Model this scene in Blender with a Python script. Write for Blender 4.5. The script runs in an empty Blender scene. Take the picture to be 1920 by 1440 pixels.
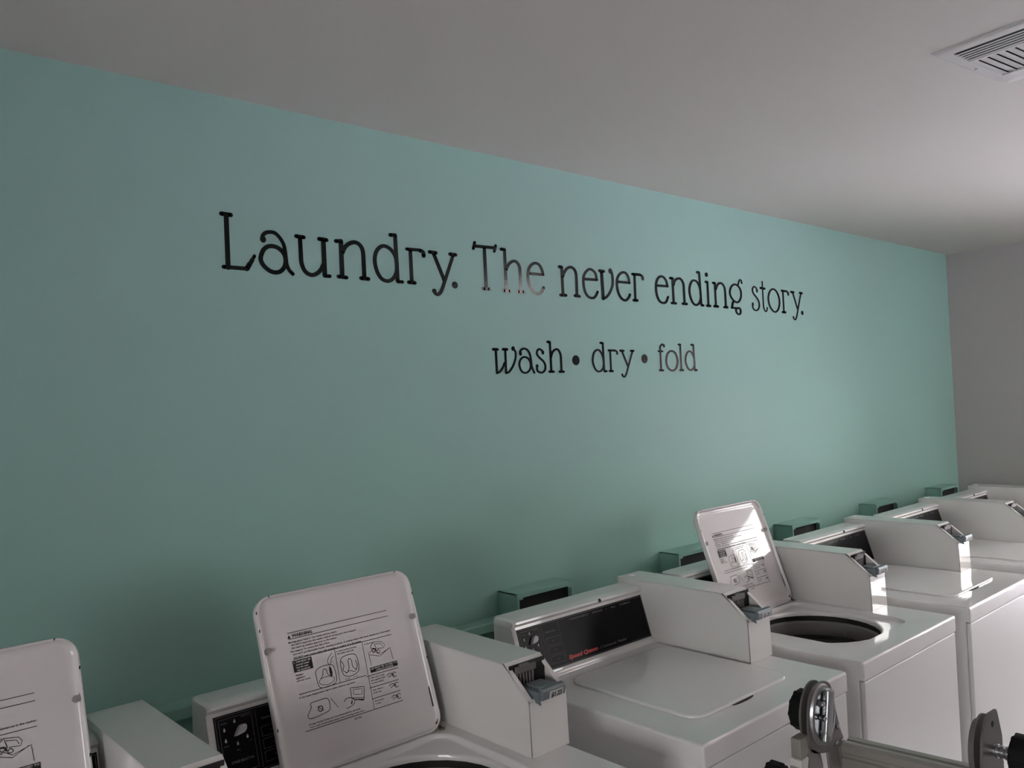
import bpy, bmesh, math, random
from mathutils import Vector, Matrix
random.seed(7)
PI = math.pi
C = bpy.context.scene.collection
SC = bpy.context.scene

# ------------------------------------------------------------------ camera, exposure, world, large lights
cam_data = bpy.data.cameras.new('camera')
cam = bpy.data.objects.new('camera', cam_data)
C.objects.link(cam)
SC.camera = cam
cam_data.sensor_fit = 'HORIZONTAL'
cam_data.sensor_width = 36.0
cam_data.lens = 36.0 * 1569.8 / 1920.0
cam_data.clip_start = 0.02
_r = Vector((0.7427847, -0.6680916, -0.0438682))
_u = Vector((0.0166954, -0.0470182, 0.9987545))
_f = Vector((0.6693221, 0.7425920, 0.0237704))
cam.matrix_world = Matrix(((_r.x, _u.x, -_f.x, 0.0), (_r.y, _u.y, -_f.y, -1.9669), (_r.z, _u.z, -_f.z, 1.77), (0, 0, 0, 1)))

SC.view_settings.view_transform = 'Standard'
SC.view_settings.look = 'None'
SC.view_settings.gamma = 1.0
SC.view_settings.use_curve_mapping = False
SC.view_settings.exposure = 0.9

world = bpy.data.worlds.new('overcast_sky')
SC.world = world
world.use_nodes = True
bg = world.node_tree.nodes['Background']
bg.inputs['Color'].default_value = (1.0, 0.955, 0.93, 1)
bg.inputs['Strength'].default_value = 8.0

sun_data = bpy.data.lights.new('sun', 'SUN'); sun_data.energy = 38.0; sun_data.angle = math.radians(1.0); sun_data.color = (1.0, 0.97, 0.95)
sun = bpy.data.objects.new('sun', sun_data); C.objects.link(sun)
sun.rotation_euler = Vector((0.03, -0.60, -0.80)).to_track_quat('-Z', 'Y').to_euler()      # high sun that lights the pavement outside

XR, XL, YF, ZC = 5.338, -2.6, -4.0, 2.5547      # right wall, left wall, front wall behind the camera, ceiling
WINR = (-2.47, -0.95, 0.60, 2.20)               # big window in the right wall: y0, y1, z0, z1
WINF = (4.20, 5.00, 1.10, 2.32)                 # window in the front wall behind the camera: x0, x1, z0, z1
WINL = (-3.4, -1.85, 0.9, 2.2)                   # window in the left wall: y0, y1, z0, z1

def portal(name, loc, rot, sx, sy):
    l = bpy.data.lights.new(name, 'AREA'); l.shape = 'RECTANGLE'; l.size = sx; l.size_y = sy
    l.cycles.is_portal = True
    o = bpy.data.objects.new(name, l); C.objects.link(o); o.location = loc; o.rotation_euler = rot
portal('right_window_portal', (XR + 0.1, (WINR[0] + WINR[1]) / 2, (WINR[2] + WINR[3]) / 2), (0, PI / 2, 0), WINR[3] - WINR[2], WINR[1] - WINR[0])
portal('front_window_portal', ((WINF[0] + WINF[1]) / 2, YF - 0.1, (WINF[2] + WINF[3]) / 2), (PI / 2, 0, 0), WINF[1] - WINF[0], WINF[3] - WINF[2])
portal('left_window_portal', (XL - 0.1, (WINL[0] + WINL[1]) / 2, (WINL[2] + WINL[3]) / 2), (0, -PI / 2, 0), WINL[3] - WINL[2], WINL[1] - WINL[0])

# ------------------------------------------------------------------ materials
def mat(name, color, rough=0.5, metal=0.0, coat=0.0, noise=None, bump=None, spec=0.5, extra=None, coat_rough=0.03):
    m = bpy.data.materials.new(name); m.use_nodes = True
    nt = m.node_tree; b = nt.nodes['Principled BSDF']
    b.inputs['Base Color'].default_value = (*color, 1)
    b.inputs['Roughness'].default_value = rough
    b.inputs['Metallic'].default_value = metal
    b.inputs['Coat Weight'].default_value = coat
    b.inputs['Coat Roughness'].default_value = coat_rough
    b.inputs['Specular IOR Level'].default_value = spec
    tc = nt.nodes.new('ShaderNodeTexCoord')
    if noise:                                    # (scale, second colour, low, high): a faint mottling of the paint itself
        n = nt.nodes.new('ShaderNodeTexNoise'); n.inputs['Scale'].default_value = noise[0]; n.inputs['Detail'].default_value = 3
        r = nt.nodes.new('ShaderNodeValToRGB')
        r.color_ramp.elements[0].position = noise[2]; r.color_ramp.elements[1].position = noise[3]
        r.color_ramp.elements[0].color = (*color, 1); r.color_ramp.elements[1].color = (*noise[1], 1)
        nt.links.new(tc.outputs['Object'], n.inputs['Vector']); nt.links.new(n.outputs['Fac'], r.inputs['Fac'])
        nt.links.new(r.outputs['Color'], b.inputs['Base Color'])
    if bump:                                     # (scale, strength, distance)
        n2 = nt.nodes.new('ShaderNodeTexNoise'); n2.inputs['Scale'].default_value = bump[0]; n2.inputs['Detail'].default_value = 2
        bp = nt.nodes.new('ShaderNodeBump'); bp.inputs['Strength'].default_value = bump[1]; bp.inputs['Distance'].default_value = bump[2]
        nt.links.new(tc.outputs['Object'], n2.inputs['Vector']); nt.links.new(n2.outputs['Fac'], bp.inputs['Height'])
        nt.links.new(bp.outputs['Normal'], b.inputs['Normal'])
    return m

M = {}
M['teal'] = mat('teal_satin_wall_paint', (0.294, 0.496, 0.434), 0.62, spec=0.28, noise=(1.1, (0.306, 0.484, 0.437), 0.35, 0.65), bump=(160, 0.12, 0.001))
M['teal_metal'] = mat('teal_painted_metal', (0.275, 0.48, 0.415), 0.4, bump=(60, 0.15, 0.001))
M['grey_wall'] = mat('grey_wall_paint', (0.42, 0.40, 0.385), 0.6, bump=(160, 0.12, 0.001))
M['ceiling'] = mat('ceiling_paint', (0.60, 0.562, 0.518), 0.75, noise=(0.8, (0.61, 0.575, 0.53), 0.4, 0.6), bump=(220, 0.15, 0.001))
M['floor'] = mat('grey_vinyl_floor_tile', (0.36, 0.34, 0.35), 0.3)
M['enamel'] = mat('white_washer_enamel', (0.72, 0.71, 0.70), 0.42, coat=1.0, coat_rough=0.02, noise=(3, (0.735, 0.72, 0.71), 0.4, 0.6), bump=(7, 0.05, 0.002))
M['front'] = mat('white_front_panel_paint', (0.72, 0.71, 0.715), 0.38, spec=0.45, noise=(3, (0.735, 0.72, 0.725), 0.4, 0.6), bump=(6, 0.06, 0.002))
M['lid_in'] = mat('white_lid_inside_enamel', (0.70, 0.665, 0.66), 0.45, coat=0.9, coat_rough=0.06)
M['coinbox'] = mat('white_coin_box_enamel', (0.70, 0.685, 0.665), 0.4, coat=1.0, coat_rough=0.015, bump=(5, 0.04, 0.002))
M['panel'] = mat('black_control_panel_film', (0.010, 0.009, 0.011), 0.25, spec=0.09)
M['ink'] = mat('black_label_ink', (0.02, 0.018, 0.018), 0.6)
M['white_ink'] = mat('white_label_ink', (0.62, 0.6, 0.6), 0.6)
M['grey_ink'] = mat('grey_panel_ink', (0.16, 0.145, 0.15), 0.5)
M['red_ink'] = mat('red_panel_ink', (0.55, 0.035, 0.03), 0.4)
M['drop'] = mat('light_grey_pointer_plastic', (0.55, 0.54, 0.54), 0.35)
M['vinyl'] = mat('black_vinyl_lettering', (0.004, 0.007, 0.007), 0.12, spec=0.28, bump=(260, 0.12, 0.001))
M['steel'] = mat('brushed_steel', (0.42, 0.43, 0.45), 0.28, metal=1.0, bump=(90, 0.12, 0.001))
M['slide_metal'] = mat('coin_slide_cast_metal', (0.20, 0.23, 0.25), 0.45, metal=0.5, bump=(120, 0.2, 0.001))
M['comb'] = mat('dull_coin_plate', (0.16, 0.15, 0.15), 0.6, metal=0.3, spec=0.2)
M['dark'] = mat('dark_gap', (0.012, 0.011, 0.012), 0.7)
M['rubber'] = mat('dark_rubber_seal', (0.02, 0.018, 0.018), 0.6)
M['tubring'] = mat('grey_plastic_tub_ring', (0.20, 0.185, 0.18), 0.4)
M['tub'] = mat('grey_tub_enamel', (0.10, 0.09, 0.095), 0.35)
M['bumper'] = mat('grey_rubber_bumper', (0.33, 0.31, 0.30), 0.6)
M['rust'] = mat('brown_rust', (0.10, 0.045, 0.025), 0.8, noise=(160, (0.22, 0.13, 0.09), 0.4, 0.6), bump=(300, 0.4, 0.001))
M['vent'] = mat('white_register_paint', (0.66, 0.64, 0.62), 0.5)
M['ventdark'] = mat('dark_duct', (0.01, 0.009, 0.008), 0.8)
M['knob'] = mat('matte_black_plastic', (0.007, 0.007, 0.008), 0.7, spec=0.2)
M['plate'] = mat('grey_steel_plate', (0.20, 0.185, 0.18), 0.38, metal=0.55)
M['alu'] = mat('satin_aluminium_tube', (0.36, 0.34, 0.31), 0.35, metal=0.5)
M['sleeve'] = mat('light_grey_sleeve', (0.62, 0.6, 0.58), 0.4)
M['frame'] = mat('dark_bronze_door_frame', (0.09, 0.08, 0.075), 0.4, metal=0.4)
M['ground'] = mat('pale_concrete_pavement', (0.54, 0.51, 0.61), 0.8)
def glass_mat():
    m = bpy.data.materials.new('clear_window_glass'); m.use_nodes = True
    nt = m.node_tree; nt.nodes.clear()
    o = nt.nodes.new('ShaderNodeOutputMaterial'); mix = nt.nodes.new('ShaderNodeMixShader'); fr = nt.nodes.new('ShaderNodeFresnel'); fr.inputs['IOR'].default_value = 1.45
    t = nt.nodes.new('ShaderNodeBsdfTransparent'); t.inputs['Color'].default_value = (0.93, 0.95, 0.95, 1); g = nt.nodes.new('ShaderNodeBsdfGlossy'); g.inputs['Roughness'].default_value = 0.0
    nt.links.new(fr.outputs[0], mix.inputs[0]); nt.links.new(t.outputs[0], mix.inputs[1]); nt.links.new(g.outputs[0], mix.inputs[2]); nt.links.new(mix.outputs[0], o.inputs[0])
    return m
M['glass'] = glass_mat()
M['outside'] = mat('brown_brick_outside', (0.13, 0.10, 0.085), 0.8)

# ------------------------------------------------------------------ helpers
MESHES = {}
def tag(o, label=None, cat=None, group=None, kind=None):
    if label: o['label'] = label
    if cat: o['category'] = cat
    if group: o['group'] = group
    if kind: o['kind'] = kind
    return o
def empty(name, loc, label, cat, group=None):
    o = bpy.data.objects.new(name, None); C.objects.link(o); o.location = loc; o.empty_display_size = 0.1
    return tag(o, label, cat, group)
def finish(me, m, smooth=35):
    me.materials.append(m)
    if smooth:
        me.polygons.foreach_set('use_smooth', [True] * len(me.polygons))
        me.set_sharp_from_angle(angle=math.radians(smooth)); me['soft'] = 1
def link(name, me, parent=None):
    o = bpy.data.objects.new(name, me); C.objects.link(o)
    if parent: o.parent = parent
    if me.get('soft'): wn = o.modifiers.new('weighted_normals', 'WEIGHTED_NORMAL'); wn.keep_sharp = True; wn.weight = 80
    return o
def cached(key, build):
    if key not in MESHES: MESHES[key] = build()
    return MESHES[key]
class MB:
    """collects faces; build() makes one mesh"""
    def __init__(s): s.v = []; s.f = []
    def add(s, vs, fs):
        n = len(s.v); s.v += [tuple(v) for v in vs]; s.f += [tuple(i + n for i in f) for f in fs]; return s
    def box(s, x0, x1, y0, y1, z0, z1, bev=0.0, seg=3, M4=None):
        bm = bmesh.new(); bmesh.ops.create_cube(bm, size=1)
        for v in bm.verts: v.co = Vector(((x0 + x1) / 2 + v.co.x * (x1 - x0), (y0 + y1) / 2 + v.co.y * (y1 - y0), (z0 + z1) / 2 + v.co.z * (z1 - z0)))
        if bev > 0: bmesh.ops.bevel(bm, geom=bm.edges[:], offset=bev, segments=seg, profile=0.5, affect='EDGES')
        return s.take(bm, M4)
    def take(s, bm, M4=None):
        if M4 is not None: bm.transform(M4)
        bm.verts.index_update()
        s.add([v.co.copy() for v in bm.verts], [[v.index for v in f.verts] for f in bm.faces]); bm.free(); return s
    def prism_x(s, prof, x0, x1, bev=0.0, seg=3, M4=None):
        """closed profile [(y, z)] swept along x"""
        bm = bmesh.new()
        a = [bm.verts.new((x0, y, z)) for y, z in prof]; b = [bm.verts.new((x1, y, z)) for y, z in prof]; n = len(prof)
        bm.faces.new(a); bm.faces.new(b[::-1])
        for i in range(n): bm.faces.new((a[i], b[i], b[(i + 1) % n], a[(i + 1) % n]))
        bmesh.ops.recalc_face_normals(bm, faces=bm.faces[:])
        if bev > 0: bmesh.ops.bevel(bm, geom=bm.edges[:], offset=bev, segments=seg, profile=0.5, affect='EDGES')
        return s.take(bm, M4)
    def cyl(s, c, axis, r, h, seg=32, bev=0.0, r2=None, M4=None):
        bm = bmesh.new(); bmesh.ops.create_cone(bm, cap_ends=True, segments=seg, radius1=r, radius2=r if r2 is None else r2, depth=h)
        if bev > 0:
            es = [e for e in bm.edges if any(len(f.verts) > 4 for f in e.link_faces)]
            bmesh.ops.bevel(bm, geom=es, offset=bev, segments=3, profile=0.5, affect='EDGES')
        q = Vector((0, 0, 1)).rotation_difference(Vector(axis).normalized()).to_matrix().to_4x4()
        bm.transform(Matrix.Translation(c) @ q)
        return s.take(bm, M4)
    def loft(s, rings, cap0=False, cap1=False):
        n = len(rings[0]); vs = [p for r in rings for p in r]; fs = []
        for k in range(len(rings) - 1):
            for i in range(n):
                j = (i + 1) % n; fs.append((k * n + i, k * n + j, (k + 1) * n + j, (k + 1) * n + i))
        if cap0: fs.append(tuple(range(n))[::-1])
        if cap1: fs.append(tuple(range((len(rings) - 1) * n, len(rings) * n)))
        return s.add(vs, fs)
    def build(s, name, m, parent=None, smooth=35, fix=True):
        return link(name, s.mesh(name, m, smooth, fix), parent)
    def mesh(s, name, m, smooth=35, fix=True):
        me = bpy.data.meshes.new(name); me.from_pydata(s.v, [], s.f); 
        if fix:
            bm = bmesh.new(); bm.from_mesh(me); bmesh.ops.recalc_face_normals(bm, faces=bm.faces[:]); bm.to_mesh(me); bm.free()
        me.validate(); finish(me, m, smooth); return me
def rrect(cx, cy, hx, hy, r, z, k=8, m=5):
    """rounded rectangle ring; hx == hy == r gives a circle; the count is always 4 * (k + m)"""
    pts = []
    for q, (sx, sy) in enumerate(((1, 1), (-1, 1), (-1, -1), (1, -1))):
        ccx, ccy = cx + sx * (hx - r), cy + sy * (hy - r)
        arc = [(ccx + r * math.cos(PI / 2 * q + PI / 2 * i / (k - 1)), ccy + r * math.sin(PI / 2 * q + PI / 2 * i / (k - 1)), z) for i in range(k)]
        pts += arc
        nx, ny = [(-1, 1), (-1, -1), (1, -1), (1, 1)][q]
        q2 = (q + 1) % 4
        b = (cx + nx * (hx - r) + r * math.cos(PI / 2 * q2), cy + ny * (hy - r) + r * math.sin(PI / 2 * q2))
        a = arc[-1]
        for i in range(1, m + 1): pts.append((a[0] + (b[0] - a[0]) * i / (m + 1), a[1] + (b[1] - a[1]) * i / (m + 1), z))
    return pts
def catmull(P, closed=False, n=8):
    out = []; N = len(P)
    for i in range(N if closed else N - 1):
        g = lambda j: Vector(P[j % N]) if closed else Vector(P[max(0, min(N - 1, j))])
        p0, p1, p2, p3 = g(i - 1), g(i), g(i + 1), g(i + 2)
        for t in range(n):
            t /= n
            out.append(tuple(0.5 * ((2 * p1) + (-p0 + p2) * t + (2 * p0 - 5 * p1 + 4 * p2 - p3) * t * t + (-p0 + 3 * p1 - 3 * p2 + p3) * t ** 3)))
    if not closed: out.append(tuple(P[-1]))
    return out
def stroke2d(P, a, b, closed=False, caps=True):
    """quads and end caps of a pen (half sizes a, b) along a 2-D path: returns (verts, faces)"""
    N = len(P); V = []; F = []
    for i in range(N):
        p = Vector(P[i]); q0 = Vector(P[(i - 1) % N] if closed or i > 0 else P[i]); q1 = Vector(P[(i + 1) % N] if closed or i < N - 1 else P[i])
        t = q1 - q0
        if t.length < 1e-9: t = Vector((1, 0))
        t.normalize(); n = Vector((-t.y, t.x)); L = math.sqrt((a * n.x) ** 2 + (b * n.y) ** 2) or 1e-9
        o = Vector((a * a * n.x / L, b * b * n.y / L))
        V += [tuple(p + o), tuple(p - o)]
    for i in range(N if closed else N - 1):
        j = (i + 1) % N; F.append((2 * i, 2 * i + 1, 2 * j + 1, 2 * j))
    if caps and not closed:
        for e in (0, N - 1):
            n0 = len(V); V += [(P[e][0] + a * math.cos(2 * PI * k / 14), P[e][1] + b * math.sin(2 * PI * k / 14)) for k in range(14)]
            F.append(tuple(range(n0, n0 + 14)))
    return V, F
def text2d(s, width=None, height=None, bold=0.0, shear=0.0, align='LEFT'):
    """flat outline of a line of text as (verts, faces), left-bottom at the origin"""
    cu = bpy.data.curves.new('t', 'FONT'); cu.body = s; cu.size = 1.0; cu.offset = bold * 1.5 + 0.006; cu.shear = shear; cu.resolution_u = 2; cu.fill_mode = 'FRONT'
    o = bpy.data.objects.new('t', cu); C.objects.link(o)
    bpy.context.view_layer.update()
    me = bpy.data.meshes.new_from_object(o.evaluated_get(bpy.context.evaluated_depsgraph_get()))
    V = [(v.co.x, v.co.y) for v in me.vertices]; F = [tuple(p.vertices) for p in me.polygons]
    bpy.data.objects.remove(o); bpy.data.curves.remove(cu); bpy.data.meshes.remove(me)
    if not V: return [], []
    x0 = min(v[0] for v in V); x1 = max(v[0] for v in V)
    sy = (height or 0.01) / 0.73; sx = (width / (x1 - x0)) if width else sy
    return [((x - x0) * sx, y * sy) for x, y in V], F
class Ink:
    """flat printing gathered in 2-D and lifted onto a surface by a function (u, v) -> xyz"""
    def __init__(s, lift, weight=1.0): s.lift = lift; s.mb = MB(); s.weight = weight
    def put(s, V, F): s.mb.add([s.lift(u, v) for u, v in V], F)
    def text(s, t, u, v, height, width=None, bold=0.0, shear=0.0):
        V, F = text2d(t, width, height, bold, shear); s.put([(a + u, b + v) for a, b in V], F)
    def line(s, pts, w=0.0006, closed=False):
        w *= s.weight
        P = list(pts) + ([pts[0]] if closed else []); Q = []
        for a, b in zip(P, P[1:]):
            k = max(1, int(math.hypot(b[0] - a[0], b[1] - a[1]) / 0.006))
            Q += [(a[0] + (b[0] - a[0]) * i / k, a[1] + (b[1] - a[1]) * i / k) for i in range(k)]
        if not closed: Q.append(P[-1])
        V, F = stroke2d(Q, w, w, closed, caps=False); s.put(V, F)
    def curve(s, pts, w=0.0006, closed=False): s.line(catmull(pts, closed, 5), w, closed)
    def rect(s, u0, u1, v0, v1): s.put([(u0, v0), (u1, v0), (u1, v1), (u0, v1)], [(0, 1, 2, 3)])
    def poly(s, pts): s.put(pts, [tuple(range(len(pts)))])
    def build(s, name, m, parent=None): return s.mb.build(name, m, parent, smooth=0, fix=False)
def wall_ink(y):
    return lambda u, v: (u, y, v)
# ------------------------------------------------------------------ the room
def struct(name, mb, m): o = mb.build(name, m, smooth=0); o['kind'] = 'structure'; return o
T = 0.14
struct('floor', MB().box(XL - T, XR + T, YF - T, T, -0.1, 0.0), M['floor'])
struct('ceiling', MB().box(XL - T, XR + T, YF - T, T, ZC, ZC + 0.12), M['ceiling'])
struct('wall_back', MB().box(XL - T, XR, 0, T, 0.0, ZC), M['teal'])
a, b_, c, e = WINF
w = MB().box(XL - T, a, YF - T, YF, 0, ZC); w.box(b_, XR + T, YF - T, YF, 0, ZC); w.box(a, b_, YF - T, YF, e, ZC); w.box(a, b_, YF - T, YF, 0, c)
struct('wall_front', w, M['grey_wall'])
d = MB(); fy = (YF - 0.10, YF - 0.05)
d.box(a, a + 0.04, *fy, c, e); d.box(b_ - 0.04, b_, *fy, c, e); d.box(a, b_, *fy, e - 0.04, e); d.box(a, b_, *fy, c, c + 0.04)
wf = struct('window_3', d, M['frame'])
MB().box(a + 0.04, b_ - 0.04, YF - 0.078, YF - 0.072, c + 0.04, e - 0.04).build('glass_pane', M['glass'], wf, smooth=0)
def wall_with_window(name, x0, x1, win):
    w = MB(); a, b_, c, e = win
    w.box(x0, x1, b_, T if x0 > 0 else 0, 0, ZC); w.box(x0, x1, YF, a, 0, ZC); w.box(x0, x1, a, b_, e, ZC); w.box(x0, x1, a, b_, 0, c)
    struct(name, w, M['grey_wall'])
wall_with_window('wall_right', XR, XR + T, WINR)
wall_with_window('wall_left', XL - T, XL, WINL)
d = MB(); y0, y1, z0, z1 = WINR; fx = (XR + 0.05, XR + 0.10)
d.box(*fx, y0, y0 + 0.04, z0, z1); d.box(*fx, y1 - 0.04, y1, z0, z1); d.box(*fx, y0, y1, z1 - 0.05, z1); d.box(*fx, y0, y1, z0, z0 + 0.03)
wn = struct('window_2', d, M['frame'])
MB().box(XR + 0.072, XR + 0.078, y0 + 0.04, y1 - 0.04, z0 + 0.04, z1 - 0.05).build('glass_pane', M['glass'], wn, smooth=0)
MB().box(XR - 0.02, XR + 0.05, y0, y1, z0 - 0.012, z0 + 0.008, 0.003).build('window_sill', M['vent'], wn)
o = MB().box(XR + 13, XR + 18, -30, 25, -0.1, 4.0, 0.05).build('wall_outside', M['outside'], smooth=0); o['kind'] = 'structure'
d = MB(); y0, y1, z0, z1 = WINL; fx = (XL - 0.09, XL - 0.04)
d.box(*fx, y0, y0 + 0.05, z0, z1); d.box(*fx, y1 - 0.05, y1, z0, z1); d.box(*fx, y0, y1, z1 - 0.05, z1); d.box(*fx, y0, y1, z0, z0 + 0.05); d.box(*fx, (y0 + y1) / 2 - 0.025, (y0 + y1) / 2 + 0.025, z0, z1)
wn = struct('window_1', d, M['frame'])
MB().box(XL - 0.068, XL - 0.062, y0 + 0.05, y1 - 0.05, z0 + 0.05, z1 - 0.05).build('glass_pane', M['glass'], wn, smooth=0)
g = MB().box(-40, 45, -45, 40, -0.22, -0.11).build('ground', M['ground'], smooth=0); g['kind'] = 'structure'
# the teal painted chase that runs along the wall behind the machines
MB().box(XL, XR, -0.055, 0.0, 1.098, 1.127, 0.004).build('trim_1', M['teal_metal'])['kind'] = 'structure'

# ------------------------------------------------------------------ ceiling air register
reg = empty('ceiling_air_register', (2.241, -1.398, ZC), 'square white stamped metal air register on the ceiling, upper right', 'air vent')
reg.rotation_euler.z = math.radians(-7)
f = MB(); H = 0.185; I = 0.150                    # frame plate with a bevelled edge, opening in the middle
f.loft([rrect(0, 0, H, H, 0.004, 0.0), rrect(0, 0, H, H, 0.004, -0.0015), rrect(0, 0, H - 0.006, H - 0.006, 0.004, -0.005), rrect(0, 0, I, I, 0.003, -0.0055), rrect(0, 0, I, I, 0.003, -0.002)])
f.build('frame', M['vent'], reg)
MB().box(-I, I, -I, I, -0.0025, -0.001).build('duct_opening', M['ventdark'], reg, smooth=0)
bl = MB()
for i in range(5):                                # left bank: narrow blades along y, open towards the camera
    bl.box(-0.1405 + i * 0.0145, -0.1365 + i * 0.0145, -I, I, -0.008, -0.0062)
bl.build('left_louvres', M['vent'], reg)

MB().box(-0.0745, -0.064, -I, I, -0.009, -0.0065).build('divider_bar', M['vent'], reg); MB().box(0.092, 0.102, -I, I, -0.011, -0.0065).build('divider_bar', M['vent'], reg)
bl = MB()
for i in range(15):                               # middle bank: broad overlapping blades along x
    y = -0.142 + i * 0.0205; R4 = Matrix.Translation((0.014, y, -0.0065)) @ Matrix.Rotation(math.radians(10), 4, 'X')
    bl.box(-0.078, 0.078, -0.0092, 0.0092, -0.0006, 0.0006, M4=R4)
bl.build('middle_louvres', M['vent'], reg)
MB().prism_x([(-I, -0.0065), (I, -0.0065), (I, -0.0075), (-I, -0.0075)], 0.102, I).build('side_plate', M['vent'], reg)
for yy in (-0.168, 0.168): MB().cyl((0, yy, -0.0065), (0, 0, 1), 0.004, 0.002, 12).build('screw', M['vent'], reg)

# ------------------------------------------------------------------ ceiling lamp near the front of the room
cl = empty('ceiling_lamp', (3.64, -2.02, ZC), 'round flush ceiling lamp in the room behind the camera', 'ceiling lamp')
MB().cyl((0, 0, -0.02), (0, 0, 1), 0.20, 0.04, 48, 0.004).build('lamp_base', M['vent'], cl)
em = bpy.data.materials.new('lit_opal_glass'); em.use_nodes = True; eb = em.node_tree.nodes['Principled BSDF']
eb.inputs['Emission Color'].default_value = (1.0, 0.90, 0.86, 1); eb.inputs['Emission Strength'].default_value = 9.0
MB().cyl((0, 0, -0.075), (0, 0, 1), 0.15, 0.07, 48, 0.02, r2=0.185).build('lamp_shade', em, cl)

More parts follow.
